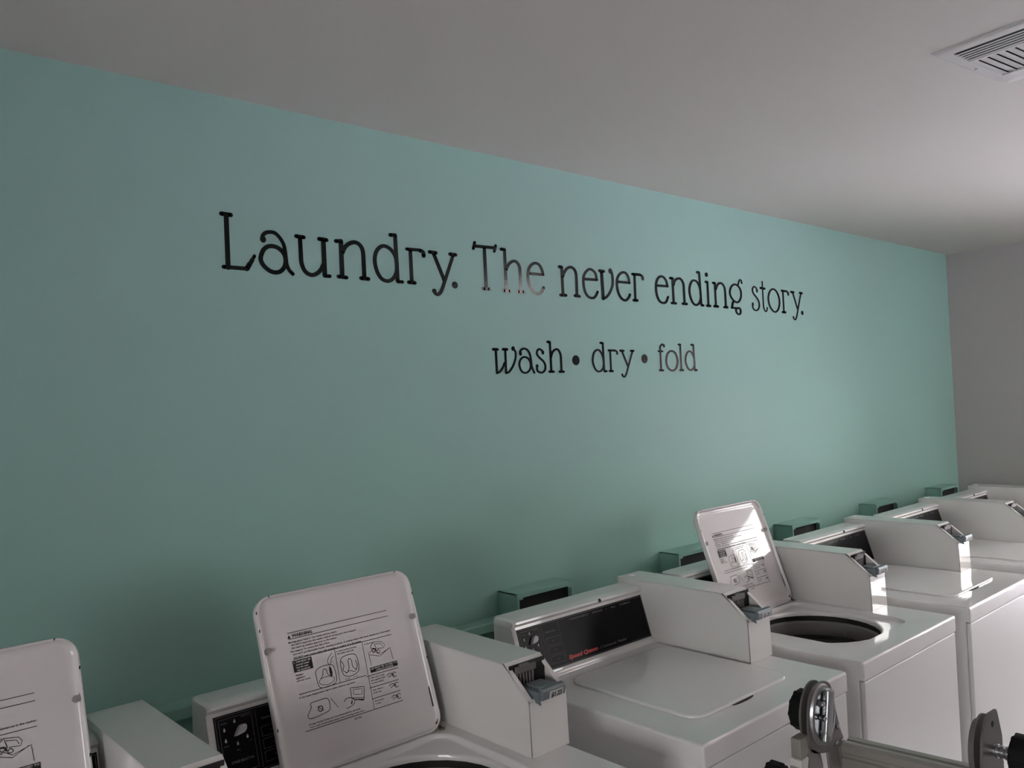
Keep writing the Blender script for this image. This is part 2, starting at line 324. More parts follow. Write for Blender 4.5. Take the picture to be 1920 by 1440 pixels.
# ------------------------------------------------------------------ vinyl lettering on the wall
LETTERS = [
(1,'L',[('s',63,62,[(8572,22628),(8576,21332)]),('s',56,55,[(8450,22637),(8690,22632)]),('s',54,51,[(8465,21337),(9074,21336)]),('s',66,63,[(9052,21334),(9129,21451)]),('s',56,53,[(9067,21342),(9206,21568)]),('s',44,42,[(9113,21408),(9265,21671)])]),
(1,'a',[('c',52,49,[(9500,22126),(9502,22197),(9580,22282),(9709,22317),(9844,22303),(9976,22188),(10070,22026),(10105,21829),(10117,21687),(10134,21531),(10191,21392),(10295,21292)]),('d',82,85,[(9511,22113)]),('o',61,56,[(9429,21643),(9503,21832),(9603,21925),(9725,21962),(9875,21944),(10009,21863),(10089,21742),(10106,21600),(10062,21453),(9958,21339),(9819,21297),(9669,21324),(9538,21413),(9454,21519)])]),
(1,'u',[('s',58,53,[(10429,22286),(10642,22278)]),('s',62,55,[(11094,22280),(11308,22271)]),('c',61,56,[(10534,22267),(10542,21862),(10551,21616),(10615,21432),(10714,21338),(10850,21303),(10990,21357),(11109,21469),(11198,21624)]),('s',69,61,[(11213,22277),(11221,21315)]),('s',55,49,[(11234,21308),(11366,21310)])]),
(1,'n',[('s',62,54,[(11593,22273),(11737,22284)]),('s',71,62,[(11743,22284),(11746,21322)]),('s',60,53,[(11627,21321),(11873,21308)]),('c',66,57,[(11775,21971),(11840,22098),(11930,22197),(12055,22269),(12178,22296),(12299,22262),(12391,22164),(12429,22029),(12435,21753),(12437,21354)]),('s',65,56,[(12335,21324),(12566,21317)])]),
(1,'d',[('s',64,54,[(13343,22619),(13501,22628)]),('s',68,57,[(13506,22628),(13535,21322)]),('s',59,49,[(13543,21305),(13693,21310)]),('o',64,53,[(12797,21867),(12844,22074),(12962,22223),(13111,22285),(13264,22251),(13399,22153),(13489,22013),(13532,21809),(13503,21571),(13398,21401),(13272,21319),(13158,21300),(13014,21346),(12901,21469),(12824,21652)])]),
(1,'r',[('s',58,48,[(13893,22269),(14028,22269),(14339,22279)]),('c',71,58,[(14339,22270),(14439,22246),(14479,22189),(14479,22120)]),('s',64,53,[(14013,22253),(14022,21339)]),('s',64,53,[(13917,21314),(14126,21308)])]),
(1,'y',[('s',67,54,[(14701,22257),(14928,22251)]),('s',70,55,[(15460,22259),(15666,22254)]),('s',68,54,[(14845,22221),(15203,21447)]),('c',61,49,[(15566,22222),(15376,21785),(15200,21385),(15091,21147),(15009,21050),(14921,21017),(14838,21055),(14794,21122)]),('d',80,65,[(14811,21118)])]),
(1,'.',[('d',111,104,[(15594,21337)])]),
(1,'T',[('s',66,50,[(16424,22596),(17245,22613)]),('s',56,43,[(16436,22709),(16371,22509)]),('s',55,42,[(17290,22693),(17219,22496)]),('s',65,49,[(16819,22581),(16826,21321)]),('s',69,53,[(16718,21297),(16952,21296)])]),
(1,'h',[('s',70,52,[(17516,22596),(17648,22596)]),('s',63,47,[(17654,22597),(17660,21310)]),('s',72,54,[(17551,21288),(17817,21288)]),('c',65,48,[(17681,21939),(17739,22051),(17859,22184),(18029,22259),(18173,22225),(18270,22092),(18290,21891),(18289,21642),(18286,21300)]),('s',68,50,[(18169,21286),(18412,21292)])]),
(1,'e',[('s',65,47,[(18684,21907),(19305,21914)]),('c',63,46,[(19316,21910),(19271,22074),(19159,22225),(18987,22271),(18809,22205),(18682,22061),(18628,21869),(18637,21665),(18721,21467),(18863,21317),(19045,21264),(19214,21338),(19323,21495)])]),
(1,'n',[('s',78,55,[(20092,22237),(20193,22236)]),('s',68,47,[(20206,22237),(20217,21308)]),('s',79,55,[(20107,21284),(20348,21288)]),('c',69,48,[(20230,21898),(20322,22066),(20458,22202),(20629,22266),(20782,22227),(20879,22107),(20904,21891),(20893,21327)]),('s',77,53,[(20800,21300),(21021,21289)])]),
(1,'e',[('s',73,50,[(21274,21906),(21938,21923)]),('c',65,45,[(21937,21914),(21908,22089),(21807,22212),(21594,22270),(21398,22163),(21281,22008),(21249,21841),(21267,21604),(21347,21407),(21500,21287),(21688,21263),(21843,21342),(21955,21497)])]),
(1,'v',[('s',82,55,[(22112,22253),(22320,22249)]),('s',82,55,[(22208,22241),(22238,21269)]),('c',67,44,[(22238,21269),(22440,21355),(22621,21535),(22767,21789),(22787,22075),(22743,22262)]),('d',103,99,[(22680,22285)])]),
(1,'e',[('s',73,47,[(23034,21921),(23708,21926)]),('c',68,45,[(23707,21916),(23662,22116),(23540,22262),(23365,22288),(23170,22197),(23042,22035),(23007,21823),(23040,21597),(23156,21393),(23323,21287),(23469,21279),(23624,21380),(23706,21500)])]),
(1,'r',[('s',81,52,[(23911,22260),(24320,22269)]),('c',72,46,[(24320,22269),(24454,22220),(24486,22114)]),('d',80,83,[(24479,22143)]),('s',67,43,[(24016,22257),(24001,21322)]),('s',87,56,[(23916,21302),(24096,21303)])]),
(1,'e',[('s',80,50,[(25288,21928),(25951,21945)]),('c',71,45,[(25950,21935),(25899,22124),(25763,22257),(25589,22296),(25407,22223),(25281,22044),(25247,21802),(25291,21544),(25420,21350),(25623,21284),(25821,21330),(25961,21530)])]),
(1,'n',[('s',88,54,[(26156,22268),(26272,22268)]),('s',74,46,[(26289,22269),(26298,21333)]),('s',82,50,[(26180,21307),(26429,21309)]),('c',76,46,[(26328,22009),(26450,22202),(26657,22288),(26825,22268),(26965,22111),(26988,21843),(26994,21325)]),('s',88,53,[(26884,21316),(27123,21317)])]),
(1,'d',[('s',95,57,[(27927,22621),(28034,22625)]),('s',76,45,[(28052,22626),(28103,21315)]),('s',84,50,[(28121,21311),(28228,21310)]),('o',72,43,[(27347,21864),(27409,22077),(27545,22243),(27688,22284),(27861,22243),(27992,22113),(28067,21949),(28092,21696),(28028,21480),(27874,21336),(27695,21306),(27527,21393),(27389,21616)])]),
(1,'i',[('d',110,90,[(28543,22570)]),('s',85,50,[(28471,22272),(28580,22275)]),('s',74,43,[(28587,22275),(28592,21337)]),('s',94,55,[(28499,21312),(28699,21310)])]),
(1,'n',[('s',87,51,[(28982,22266),(29093,22265)]),('s',75,44,[(29101,22270),(29107,21340)]),('s',96,55,[(29005,21313),(29235,21313)]),('c',77,44,[(29146,22013),(29274,22194),(29469,22289),(29655,22250),(29776,22116),(29813,21876),(29812,21350)]),('s',90,51,[(29706,21306),(29916,21307)])]),
(1,'g',[('o',72,41,[(30158,21962),(30261,22167),(30467,22291),(30702,22283),(30891,22183),(30993,21987),(30953,21761),(30799,21596),(30598,21553),(30371,21642),(30209,21788)]),('c',60,33,[(30804,22312),(30876,22451),(30962,22524),(31058,22485),(31077,22385)]),('s',79,45,[(30355,21552),(30255,21304)]),('s',72,40,[(30255,21300),(30774,21316)]),('o',72,40,[(30551,21251),(30774,21316),(30887,21243),(30875,21108),(30750,21047),(30598,21108)])]),
(1,'s',[('c',60,33,[(32232,22079),(32216,22223),(32048,22302),(31925,22238),(31886,22124),(31975,21984),(32166,21850),(32315,21713),(32374,21554),(32313,21374),(32127,21270),(31927,21309),(31837,21433),(31865,21578)]),('d',76,81,[(32238,22144)]),('d',82,81,[(31863,21530)])]),
(1,'t',[('s',51,28,[(32696,22558),(32705,21603)]),('c',54,29,[(32705,21603),(32730,21393),(32852,21259),(32962,21305),(32995,21429)]),('s',96,52,[(32545,22272),(32842,22261)])]),
(1,'o',[('o',74,39,[(33138,21885),(33218,22086),(33369,22226),(33558,22284),(33770,22233),(33941,22077),(34044,21850),(34018,21582),(33872,21360),(33646,21268),(33435,21325),(33238,21497),(33150,21689)])]),
(1,'r',[('s',96,50,[(34288,22255),(34654,22251)]),('c',76,40,[(34654,22251),(34795,22217),(34834,22126)]),('d',84,94,[(34836,22143)]),('s',68,36,[(34381,22235),(34386,21315)]),('s',102,54,[(34288,21286),(34495,21286)])]),
(1,'y',[('s',105,54,[(35105,22243),(35300,22241)]),('s',100,51,[(35880,22244),(36046,22237)]),('s',71,36,[(35233,22217),(35588,21501)]),('c',63,33,[(35959,22206),(35788,21836),(35593,21382),(35485,21138),(35355,20989),(35228,21027),(35187,21110)])]),
(1,'.',[('d',109,101,[(36003,21321)])]),
(2,'w',[('s',59,44,[(17002,19421),(17174,19419)]),('s',60,45,[(17413,19425),(17569,19424)]),('s',49,37,[(17105,19418),(17115,18681)]),('c',44,33,[(17115,18681),(17238,18724),(17360,18845),(17451,19002)]),('s',45,33,[(17499,19423),(17495,18678)]),('c',43,32,[(17502,18678),(17634,18721),(17785,18879),(17904,19091),(17940,19286),(17910,19392)]),('d',77,74,[(17835,19453)])]),
(2,'a',[('c',47,34,[(18143,19269),(18136,19359),(18226,19440),(18324,19459),(18456,19415),(18558,19272),(18599,19057),(18620,18876),(18720,18678)]),('d',63,68,[(18145,19296)]),('o',45,32,[(18077,18967),(18133,19100),(18259,19181),(18405,19173),(18522,19092),(18575,18949),(18542,18805),(18437,18707),(18314,18677),(18182,18717),(18104,18825)])]),
(2,'s',[('c',48,35,[(19135,19313),(19103,19404),(18980,19448),(18888,19384),(18881,19275),(18987,19166),(19145,19057),(19226,18930),(19217,18783),(19109,18693),(18983,18685),(18861,18749),(18845,18894)]),('d',61,70,[(19145,19340)]),('d',65,63,[(18858,18894)])]),
(2,'h',[('s',63,45,[(19389,19692),(19466,19687)]),('s',52,37,[(19484,19688),(19500,18727)]),('s',58,41,[(19417,18709),(19598,18708)]),('c',53,37,[(19506,19187),(19587,19353),(19736,19447),(19866,19430),(19961,19282),(19976,19096),(19972,18705)]),('s',62,43,[(19898,18706),(20070,18704)])]),
(2,'.',[('d',181,171,[(20695,19088)])]),
(2,'d',[('s',59,40,[(21981,19703),(22068,19700)]),('s',52,35,[(22096,19700),(22121,18702)]),('s',60,40,[(22139,18702),(22227,18708)]),('o',50,34,[(21545,19123),(21610,19332),(21738,19438),(21893,19440),(22008,19335),(22084,19172),(22106,18984),(22059,18820),(21930,18715),(21774,18704),(21642,18798),(21561,18961)])]),
(2,'r',[('s',57,38,[(22395,19443),(22723,19441)]),('c',50,33,[(22724,19446),(22829,19402),(22843,19342)]),('d',54,57,[(22843,19342)]),('s',49,33,[(22472,19434),(22476,18723)]),('s',61,40,[(22404,18712),(22557,18706)])]),
(2,'y',[('s',66,43,[(23031,19439),(23188,19436)]),('s',64,41,[(23611,19440),(23746,19439)]),('s',51,33,[(23103,19428),(23413,18863)]),('c',49,32,[(23696,19422),(23542,19105),(23411,18839),(23303,18622),(23202,18503),(23094,18528),(23069,18588)])]),
(2,'.',[('d',179,168,[(24366,19151)])]),
(2,'f',[('c',56,35,[(25316,19487),(25325,19614),(25454,19704),(25563,19642)]),('d',57,64,[(25563,19647)]),('s',53,33,[(25325,19614),(25324,18706)]),('s',60,38,[(25224,19441),(25441,19438)]),('s',69,43,[(25249,18724),(25426,18718)])]),
(2,'o',[('o',60,37,[(25664,19110),(25751,19339),(25967,19456),(26212,19394),(26342,19189),(26347,18983),(26226,18778),(26011,18702),(25790,18780),(25679,18932)])]),
(2,'l',[('s',68,41,[(26481,19712),(26574,19708)]),('s',59,36,[(26574,19713),(26580,18724)]),('s',68,41,[(26516,18720),(26686,18719)])]),
(2,'d',[('s',70,42,[(27298,19713),(27403,19709)]),('s',58,35,[(27421,19715),(27454,18720)]),('s',70,42,[(27466,18712),(27568,18719)]),('o',56,34,[(26872,19061),(26925,19296),(27067,19440),(27241,19442),(27382,19299),(27451,19062),(27412,18851),(27270,18734),(27117,18727),(26974,18827)])]),
]

TY = -0.0008
def letter(ch, strokes, parent):
    mb = MB()
    x0 = min(p[0] for s in strokes for p in s[3]); 
    lay = [0]
    def solid(V, F):
        lay[0] += 1; mb.add([(u, TY - lay[0] * 0.00004, v) for u, v in V], F)
    for kind, a, b, P in strokes:
        a /= 1e4; b /= 1e4; P = [(p[0] / 1e4, p[1] / 1e4) for p in P]
        if kind == 'd': V = [(P[0][0] + a * math.cos(2 * PI * k / 32), P[0][1] + b * math.sin(2 * PI * k / 32)) for k in range(32)]; F = [tuple(range(32))]
        elif kind == 's': V, F = stroke2d(P, a, b)
        elif kind == 'c': V, F = stroke2d(catmull(P, False), a, b)
        else: V, F = stroke2d(catmull(P, True), a, b, True)
        solid(V, F)
    # give the film its thickness: side skirt from the same outlines down to the wall
    n = len(mb.v); back = [(x, -0.0001, z) for x, y, z in mb.v]; side = []
    cnt = {}
    for f_ in mb.f:
        for i in range(len(f_)):
            e = (f_[i], f_[(i + 1) % len(f_)]); cnt[tuple(sorted(e))] = cnt.get(tuple(sorted(e)), 0) + 1
    for (i, j), c in cnt.items():
        if c == 1: side.append((i, j, j + n, i + n))
    mb.add(back, []); mb.f += side
    o = mb.build('dot' if ch == '.' else 'letter', M['vinyl'], parent, smooth=0, fix=False)
    return o
ph = {1: empty('wall_lettering', (0, 0, 0), 'long black vinyl phrase "Laundry. The never ending story." on the teal wall', 'wall decal'),
      2: empty('wall_lettering', (0, 0, 0), 'short black vinyl line "wash dry fold" with round dots, below the long phrase', 'wall decal')}
for ln, ch, st in LETTERS: letter(ch, st, ph[ln])

# ------------------------------------------------------------------ teal wall boxes behind the washers
def outlet_box(x, label):
    o = empty('wall_outlet_box', (x, 0, 1.0), label, 'wall box', 'teal boxes on the wall behind the washers')
    W, D, Ht, t = 0.243, 0.086, 0.199, 0.003
    def mk():
        b = MB()
        b.box(0, t, -D, 0, 0, Ht); b.box(W - t, W, -D, 0, 0, Ht); b.box(0, W, -D, 0, Ht - t, Ht); b.box(0, W, -D, 0, 0, t)
        return b.mesh('box_body', M['teal_metal'])
    link('box_body', cached('ob_body', mk), o)
    def mk2():
        b = MB(); y = -D
        b.box(0, W, y - 0.003, y, Ht - 0.013, Ht, 0.001, 1); b.box(0, W, y - 0.003, y, 0, 0.012, 0.001, 1)
        b.box(0, 0.010, y - 0.003, y, 0.012, Ht - 0.013, 0.001, 1); b.box(W - 0.010, W, y - 0.003, y, 0.012, Ht - 0.013, 0.001, 1)
        b.box(0.010, 0.024, y - 0.003, y, Ht - 0.018, Ht - 0.013); b.box(W - 0.024, W - 0.010, y - 0.003, y, Ht - 0.018, Ht - 0.013)
        return b.mesh('front_flange', M['teal_metal'])
    link('front_flange', cached('ob_fl', mk2), o)
    link('box_shade_sheet', cached('ob_in', lambda: MB().box(t, W - t, -0.066, -0.062, t, Ht - t).mesh('box_shade_sheet', M['dark'])), o)  # dark sheet set across the box, standing in for the shade inside
    return o
BX = [1.6754 + 0.7935 * i for i in range(5)]
for x, l in zip(BX, ('teal painted wall box nearest the camera, behind the washer with the red lettered control panel',
                     'teal wall box half hidden behind the open lid with the bright reflection',
                     'teal wall box just right of the open lid with the bright reflection',
                     'second teal wall box from the far grey wall',
                     'farthest teal wall box, beside the corner with the grey wall')):
    outlet_box(x, l)
# ------------------------------------------------------------------ coin operated washers
ZT = 1.0595            # top surface of a washer
XA, XB = -0.515, 0.100  # cabinet sides, measured from the left face of the coin box
YB, YW = -0.265, -0.930 # cabinet back and front
HINGE_Y = -0.457
LID_A = Vector((0, 0.333, 0.943)).normalized()      # direction up the opened lid
LID_N = Vector((0, -0.943, 0.333)).normalized()     # out of its inner face
def bulge(u, v):        # the pressed sheet of the lid is slightly crowned
    a = max(0.0, 1 - ((u + 0.216) / 0.18) ** 2); b = max(0.0, 1 - ((v - 0.18) / 0.17) ** 2)
    return 0.0028 * a * b
def lid_pt(u, v, w):
    p = Vector((0, HINGE_Y, ZT + 0.002)) + LID_A * v + LID_N * w
    return (u, p.y, p.z)
LU0, LU1, LL = -0.402, -0.025, 0.358

def mesh_top(open_):
    def mk():
        cx, cy, hx, hy = (XA + XB) / 2, (YB + YW) / 2, (XB - XA) / 2, (YB - YW) / 2
        b = MB()
        R = [rrect(cx, cy, hx, hy, 0.006, 1.012), rrect(cx, cy, hx, hy, 0.006, ZT - 0.007), rrect(cx, cy, hx - 0.001, hy - 0.001, 0.006, ZT - 0.003), rrect(cx, cy, hx - 0.003, hy - 0.003, 0.005, ZT - 0.001), rrect(cx, cy, hx - 0.007, hy - 0.007, 0.005, ZT)]
        if open_:
            rx, ry = (-0.405 - 0.03) / 2, (-0.462 - 0.845) / 2; hx2, hy2 = 0.1875, 0.1915
            R += [rrect(rx, ry, hx2 + 0.004, hy2 + 0.004, 0.05, ZT), rrect(rx, ry, hx2, hy2, 0.046, ZT - 0.003), rrect(rx, ry, hx2 - 0.002, hy2 - 0.002, 0.044, ZT - 0.009), rrect(rx, ry, hx2 - 0.006, hy2 - 0.006, 0.06, ZT - 0.012),
                  rrect(rx, ry + 0.002, 0.181, 0.181, 0.178, ZT - 0.013), rrect(rx, ry + 0.002, 0.176, 0.176, 0.176, ZT - 0.015), rrect(rx, ry + 0.002, 0.174, 0.174, 0.174, ZT - 0.020), rrect(rx, ry + 0.002, 0.174, 0.174, 0.174, ZT - 0.026)]
            b.loft(R)
        else:
            b.loft(R, cap1=True)
        return b.mesh('top_panel', M['enamel'], 50)
    return cached(('top', open_), mk)

def coin_profile():
    return [(-0.2655, ZT), (-0.2655, 1.2332), (-0.640, 1.2332), (-0.7145, 1.1697), (-0.7175, ZT)]
def mesh_coin():
    def mk():
        b = MB(); w = 0.105; P = coin_profile(); t = 0.0022
        b.prism_x(P, 0, t, 0.0008, 2); b.prism_x(P, w - t, w, 0.0008, 2)             # two side sheets
        b.box(0, w, -0.640, -0.2655, 1.2300, 1.2332, 0.0012, 2)                      # top sheet
        b.prism_x([(-0.7175, ZT), (-0.7145, 1.1697), (-0.7115, 1.1697), (-0.7143, ZT)], 0, w, 0.0008, 2)                          # front sheet
        b.box(0, w, -0.2687, -0.2655, ZT, 1.2332, 0.001, 1)
        # folded lip round the sloping opening
        n = Vector((0, -0.6362, 0.7715))
        for x0, x1 in ((0, 0.010), (w - 0.010, w)):
            b.prism_x([(-0.640, 1.2332), (-0.717, 1.1697), (-0.7155, 1.1673), (-0.638, 1.2308)], x0, x1)
        b.prism_x([(-0.640, 1.2332), (-0.650, 1.2249), (-0.648, 1.2226), (-0.638, 1.2300)], 0.0, w)
        b.prism_x([(-0.717, 1.1697), (-0.712, 1.1738), (-0.710, 1.1715), (-0.7145, 1.166)], 0.0, w)
        return b.mesh('coin_box', M['coinbox'], 30)
    return cached('coin', mk)

def mesh_slide():
    def mk():
        b = MB()
        b.prism_x([(-0.662, 1.178), (-0.662, 1.187), (-0.728, 1.190), (-0.728, 1.180)], 0.014, 0.084, 0.001, 2)    # tray
        b.prism_x([(-0.724, 1.171), (-0.735, 1.173), (-0.738, 1.190), (-0.734, 1.196), (-0.724, 1.197)], 0.017, 0.082, 0.002, 2)   # nose
        b.prism_x([(-0.726, 1.182), (-0.731, 1.164), (-0.668, 1.179)], 0.0145, 0.0175)  # side wing
        b.box(0.028, 0.072, -0.712, -0.672, 1.189, 1.192, 0.001, 1)
        return b.mesh('coin_slide', M['slide_metal'])
    return cached('slide', mk)
def mesh_comb():
    def mk():
        b = MB(); 
        b.box(0.012, 0.070, -0.664, -0.660, 1.212, 1.226, 0.0008, 1)
        b.box(0.024, 0.050, -0.665, -0.658, 1.222, 1.2298, 0.0012, 1)
        for i in range(6): b.box(0.012 + i * 0.0088, 0.0158 + i * 0.0088, -0.667, -0.660, 1.189, 1.213, 0.0008, 1)
        return b.mesh('coin_slots', M['comb'])
    return cached('comb', mk)
def mesh_inner():
    def mk():
        b = MB()
        b.box(0.003, 0.102, -0.655, -0.652, 1.10, 1.229); b.box(0.003, 0.102, -0.712, -0.652, 1.148, 1.151)
        return b.mesh('dark_recess', M['dark'], 0)
    return cached('inner', mk)

def mesh_lid_closed():
    def mk():
        b = MB(); cx, cy, hx, hy = -0.219, -0.6475, 0.199, 0.1995
        b.loft([rrect(cx, cy, hx, hy, 0.045, ZT + 0.0005), rrect(cx, cy, hx, hy, 0.045, ZT + 0.0045), rrect(cx, cy, hx - 0.002, hy - 0.002, 0.044, ZT + 0.0065), rrect(cx, cy, hx - 0.008, hy - 0.008, 0.04, ZT + 0.0070), rrect(cx, cy, hx - 0.03, hy - 0.03, 0.03, ZT + 0.0055)], cap0=True, cap1=True)
        return b.mesh('lid', M['enamel'], 60)
    return cached('lidc', mk)
def mesh_lid_open():
    def mk():
        b = MB(); cx, cy, hx, hy = (LU0 + LU1) / 2, LL / 2, (LU1 - LU0) / 2, LL / 2
        R = []
        for dx, r, w in ((0.012, 0.030, -0.018), (0.004, 0.034, -0.017), (0, 0.036, -0.012), (0, 0.036, 0.0), (0.0012, 0.035, 0.002), (0.0035, 0.033, 0.002), (0.0045, 0.032, 0.001), (0.0055, 0.031, -0.004), (0.010, 0.028, -0.0085), (0.018, 0.024, -0.0095)):
            R.append([(u, v, w) for u, v, _ in rrect(cx, cy, hx - dx, hy - dx, r, 0)])
        for k in (0.97, 0.9, 0.75, 0.55, 0.3, 0.1):
            R.append([(cx + (u - cx) * k, cy + (v - cy) * k, -0.0095) for u, v, _ in rrect(cx, cy, hx - 0.018, hy - 0.018, 0.024, 0)])
        R = [[lid_pt(u, v, w + (bulge(u, v) if i >= 9 else 0)) for u, v, w in r] for i, r in enumerate(R)]
        b.loft(R, cap0=True, cap1=True)
        return b.mesh('lid', M['lid_in'], 60)
    return cached('lido', mk)

def lid_lift(u, v): return lid_pt(u, v, -0.0095 + bulge(u, v) + 0.0009)
def mesh_print():
    def mk():
        k = Ink(lid_lift, 1.3); R = lambda v, u0=-0.3390, u1=-0.0975: k.line([(u0, v), (u1, v)], 0.0005)
        R(0.2762); R(0.2636); R(0.2227, -0.336, -0.099); R(0.1535, -0.338, -0.182); R(0.1505, -0.182, -0.100); R(0.0820, -0.339, -0.106)
        k.line([(-0.2427, 0.2213), (-0.2450, 0.1535)], 0.0004); k.line([(-0.1755, 0.2222), (-0.1790, 0.0824)], 0.0004)
        R(0.1262, -0.180, -0.106); R(0.1035, -0.180, -0.107)
        k.poly([(-0.3406, 0.2652), (-0.3330, 0.2652), (-0.3368, 0.2722)])
        k.text('WARNING', -0.3306, 0.2662, 0.0062, 0.046, 0.02)
        L = [('Moving parts hazard. Can cause serious injury.', -0.3404, -0.2281, 0.2573), ('DO NOT reach into the washer until all moving parts have stopped.', -0.3351, -0.1828, 0.2511),
             ('DO NOT let children play in or on the washer.', -0.3351, -0.2312, 0.2449), ('Fire hazard. To reduce the risk of fire:', -0.3388, -0.2505, 0.2387),
             ('DO NOT put flammable liquids, cleaning products, or articles soiled with these substances in the washer.', -0.3347, -0.0977, 0.2322), ('DO NOT wash articles soiled with vegetable or cooking oil in the washer.', -0.3347, -0.1755, 0.2258 - 0.0006)]
        for t, u0, u1, v in L: k.text(t, u0, v - 0.0018, 0.0034, u1 - u0, 0.012)
        k.text('2. Load clothes loosely,', -0.2405, 0.2150, 0.0030, 0.050, 0.01); k.text('but fully load tub.', -0.2380, 0.2098, 0.0030, 0.040, 0.01)
        k.text('3. Close lid.', -0.1720, 0.2150, 0.0030, 0.022, 0.01)
        for i, t in enumerate(('Washer', 'agitator', 'will not move')): k.text(t, -0.3386, 0.1893 - i * 0.0056, 0.0034, (0.018, 0.021, 0.031)[i], 0.012)
        k.text('4. Set water temperature dial to select desired operation', -0.3396, 0.1455, 0.0032, 0.129, 0.012)
        k.text('5. Place coins in each', -0.1760, 0.1440, 0.0030, 0.038, 0.01); k.text('slot; gently push', -0.1735, 0.1385, 0.0030, 0.036, 0.01); k.text('to stop position.', -0.1735, 0.1330, 0.0030, 0.032, 0.01)
        k.text('Push slide in', -0.1740, 0.1185, 0.0030, 0.026, 0.01); k.text('all the way.', -0.1740, 0.1130, 0.0030, 0.021, 0.01)
        k.text('Push button', -0.1740, 0.0960, 0.0030, 0.022, 0.01); k.text('to start.', -0.1740, 0.0905, 0.0030, 0.015, 0.01)
        k.text('Energy Saving Cycles are recommended for all loads.', -0.3293, 0.0912, 0.0030, 0.119, 0.012)
        k.text('Warm wash recommended, except when removing certain stains.', -0.3293, 0.0856, 0.0028, 0.127, 0.012)
        k.text('501702', -0.2290, 0.0745, 0.0030, 0.017, 0.015)
        k.rect(-0.3397, -0.2971, 0.1968, 0.2201); k.rect(-0.1697, -0.0995, 0.1553, 0.1662)
        # cell 1: tub seen from above with a hand
        k.curve([(-0.2950, 0.1800), (-0.2930, 0.1900), (-0.2800, 0.1950), (-0.2600, 0.1945), (-0.2520, 0.1880), (-0.2510, 0.1660), (-0.2560, 0.1560), (-0.2750, 0.1530), (-0.2920, 0.1570)], 0.0005, True)
        k.curve([(-0.2860, 0.1720), (-0.2800, 0.1780), (-0.2780, 0.1860), (-0.2740, 0.1890), (-0.2700, 0.1860), (-0.2690, 0.1780), (-0.2620, 0.1710)], 0.0005)
        k.curve([(-0.2900, 0.1640), (-0.2800, 0.1580), (-0.2650, 0.1580), (-0.2560, 0.1650), (-0.2640, 0.1720), (-0.2850, 0.1720)], 0.0004, True)
        k.poly([(-0.2615, 0.1930), (-0.2585, 0.1870), (-0.2575, 0.1780), (-0.2590, 0.1715), (-0.2625, 0.1690), (-0.2640, 0.1780), (-0.2635, 0.1870)])
        k.curve([(-0.2600, 0.1940), (-0.2640, 0.1990), (-0.2620, 0.2060), (-0.2560, 0.2120), (-0.2500, 0.2160)], 0.0004); k.curve([(-0.2600, 0.1945), (-0.2560, 0.1990), (-0.2545, 0.2050), (-0.2480, 0.2095)], 0.0004)
        # cell 2: tub seen from above with clothes
        k.curve([(-0.2360, 0.1830), (-0.2330, 0.1990), (-0.2200, 0.2040), (-0.2020, 0.2030), (-0.1950, 0.1960), (-0.1950, 0.1740), (-0.2020, 0.1640), (-0.2200, 0.1610), (-0.2330, 0.1670)], 0.0005, True)
        k.curve([(-0.2330, 0.1960), (-0.2290, 0.1850), (-0.2330, 0.1760), (-0.2240, 0.1700), (-0.2180, 0.1790), (-0.2170, 0.1930), (-0.2120, 0.1960), (-0.2090, 0.1900), (-0.2090, 0.1790), (-0.2020, 0.1720), (-0.1980, 0.1800), (-0.2000, 0.1900)], 0.0005)
        k.curve([(-0.2280, 0.1680), (-0.2180, 0.1720), (-0.2080, 0.1680), (-0.2000, 0.1720)], 0.0004)
        k.text('tub  rim', -0.2330, 0.1560, 0.0028, 0.033, 0.0)
        # cell 3: open lidded washer
        k.line([(-0.1650, 0.1700), (-0.1650, 0.1960), (-0.1560, 0.2000), (-0.1380, 0.1880), (-0.1100, 0.1960), (-0.1080, 0.1700)], 0.0004)
        k.line([(-0.1650, 0.1930), (-0.1380, 0.1840), (-0.1130, 0.1960)], 0.0004)
        k.line([(-0.1545, 0.1960), (-0.1570, 0.2090), (-0.1480, 0.2165), (-0.1440, 0.2020), (-0.1545, 0.1930)], 0.0006); k.line([(-0.1480, 0.2165), (-0.1270, 0.2130), (-0.1220, 0.2060), (-0.1250, 0.1990), (-0.1420, 0.2010)], 0.0004)
        k.line([(-0.1450, 0.2120), (-0.1300, 0.2090), (-0.1270, 0.2020)], 0.0004)
        k.curve([(-0.1540, 0.2030), (-0.1480, 0.2020), (-0.1450, 0.1960)], 0.0012)
        k.curve([(-0.1440, 0.1940), (-0.1400, 0.1990), (-0.1360, 0.1940), (-0.1400, 0.1920)], 0.0005, True)
        # lower cells: dial and hands
        k.curve([(-0.3280, 0.1100), (-0.3180, 0.1230), (-0.3180, 0.1310), (-0.3020, 0.1320), (-0.2800, 0.1310), (-0.2780, 0.1120), (-0.2860, 0.1060), (-0.3100, 0.1030), (-0.3250, 0.1030)], 0.0005, True)
        k.curve([(-0.3040, 0.1160), (-0.3000, 0.1210), (-0.2940, 0.1180), (-0.2960, 0.1120), (-0.3010, 0.1110)], 0.0007, True); k.line([(-0.3050, 0.1210), (-0.2920, 0.1110)], 0.0005)
        k.line([(-0.2730, 0.1300), (-0.2600, 0.1080)], 0.0004)
        k.line([(-0.2250, 0.1380), (-0.1920, 0.1330), (-0.1990, 0.1060), (-0.2260, 0.1160)], 0.0005, True); k.line([(-0.2190, 0.1330), (-0.1980, 0.1300), (-0.2010, 0.1190), (-0.2200, 0.1230)], 0.0004, True)
        k.line([(-0.2250, 0.1180), (-0.1960, 0.1110)], 0.0004); k.line([(-0.2200, 0.1130), (-0.1980, 0.1080)], 0.0008)
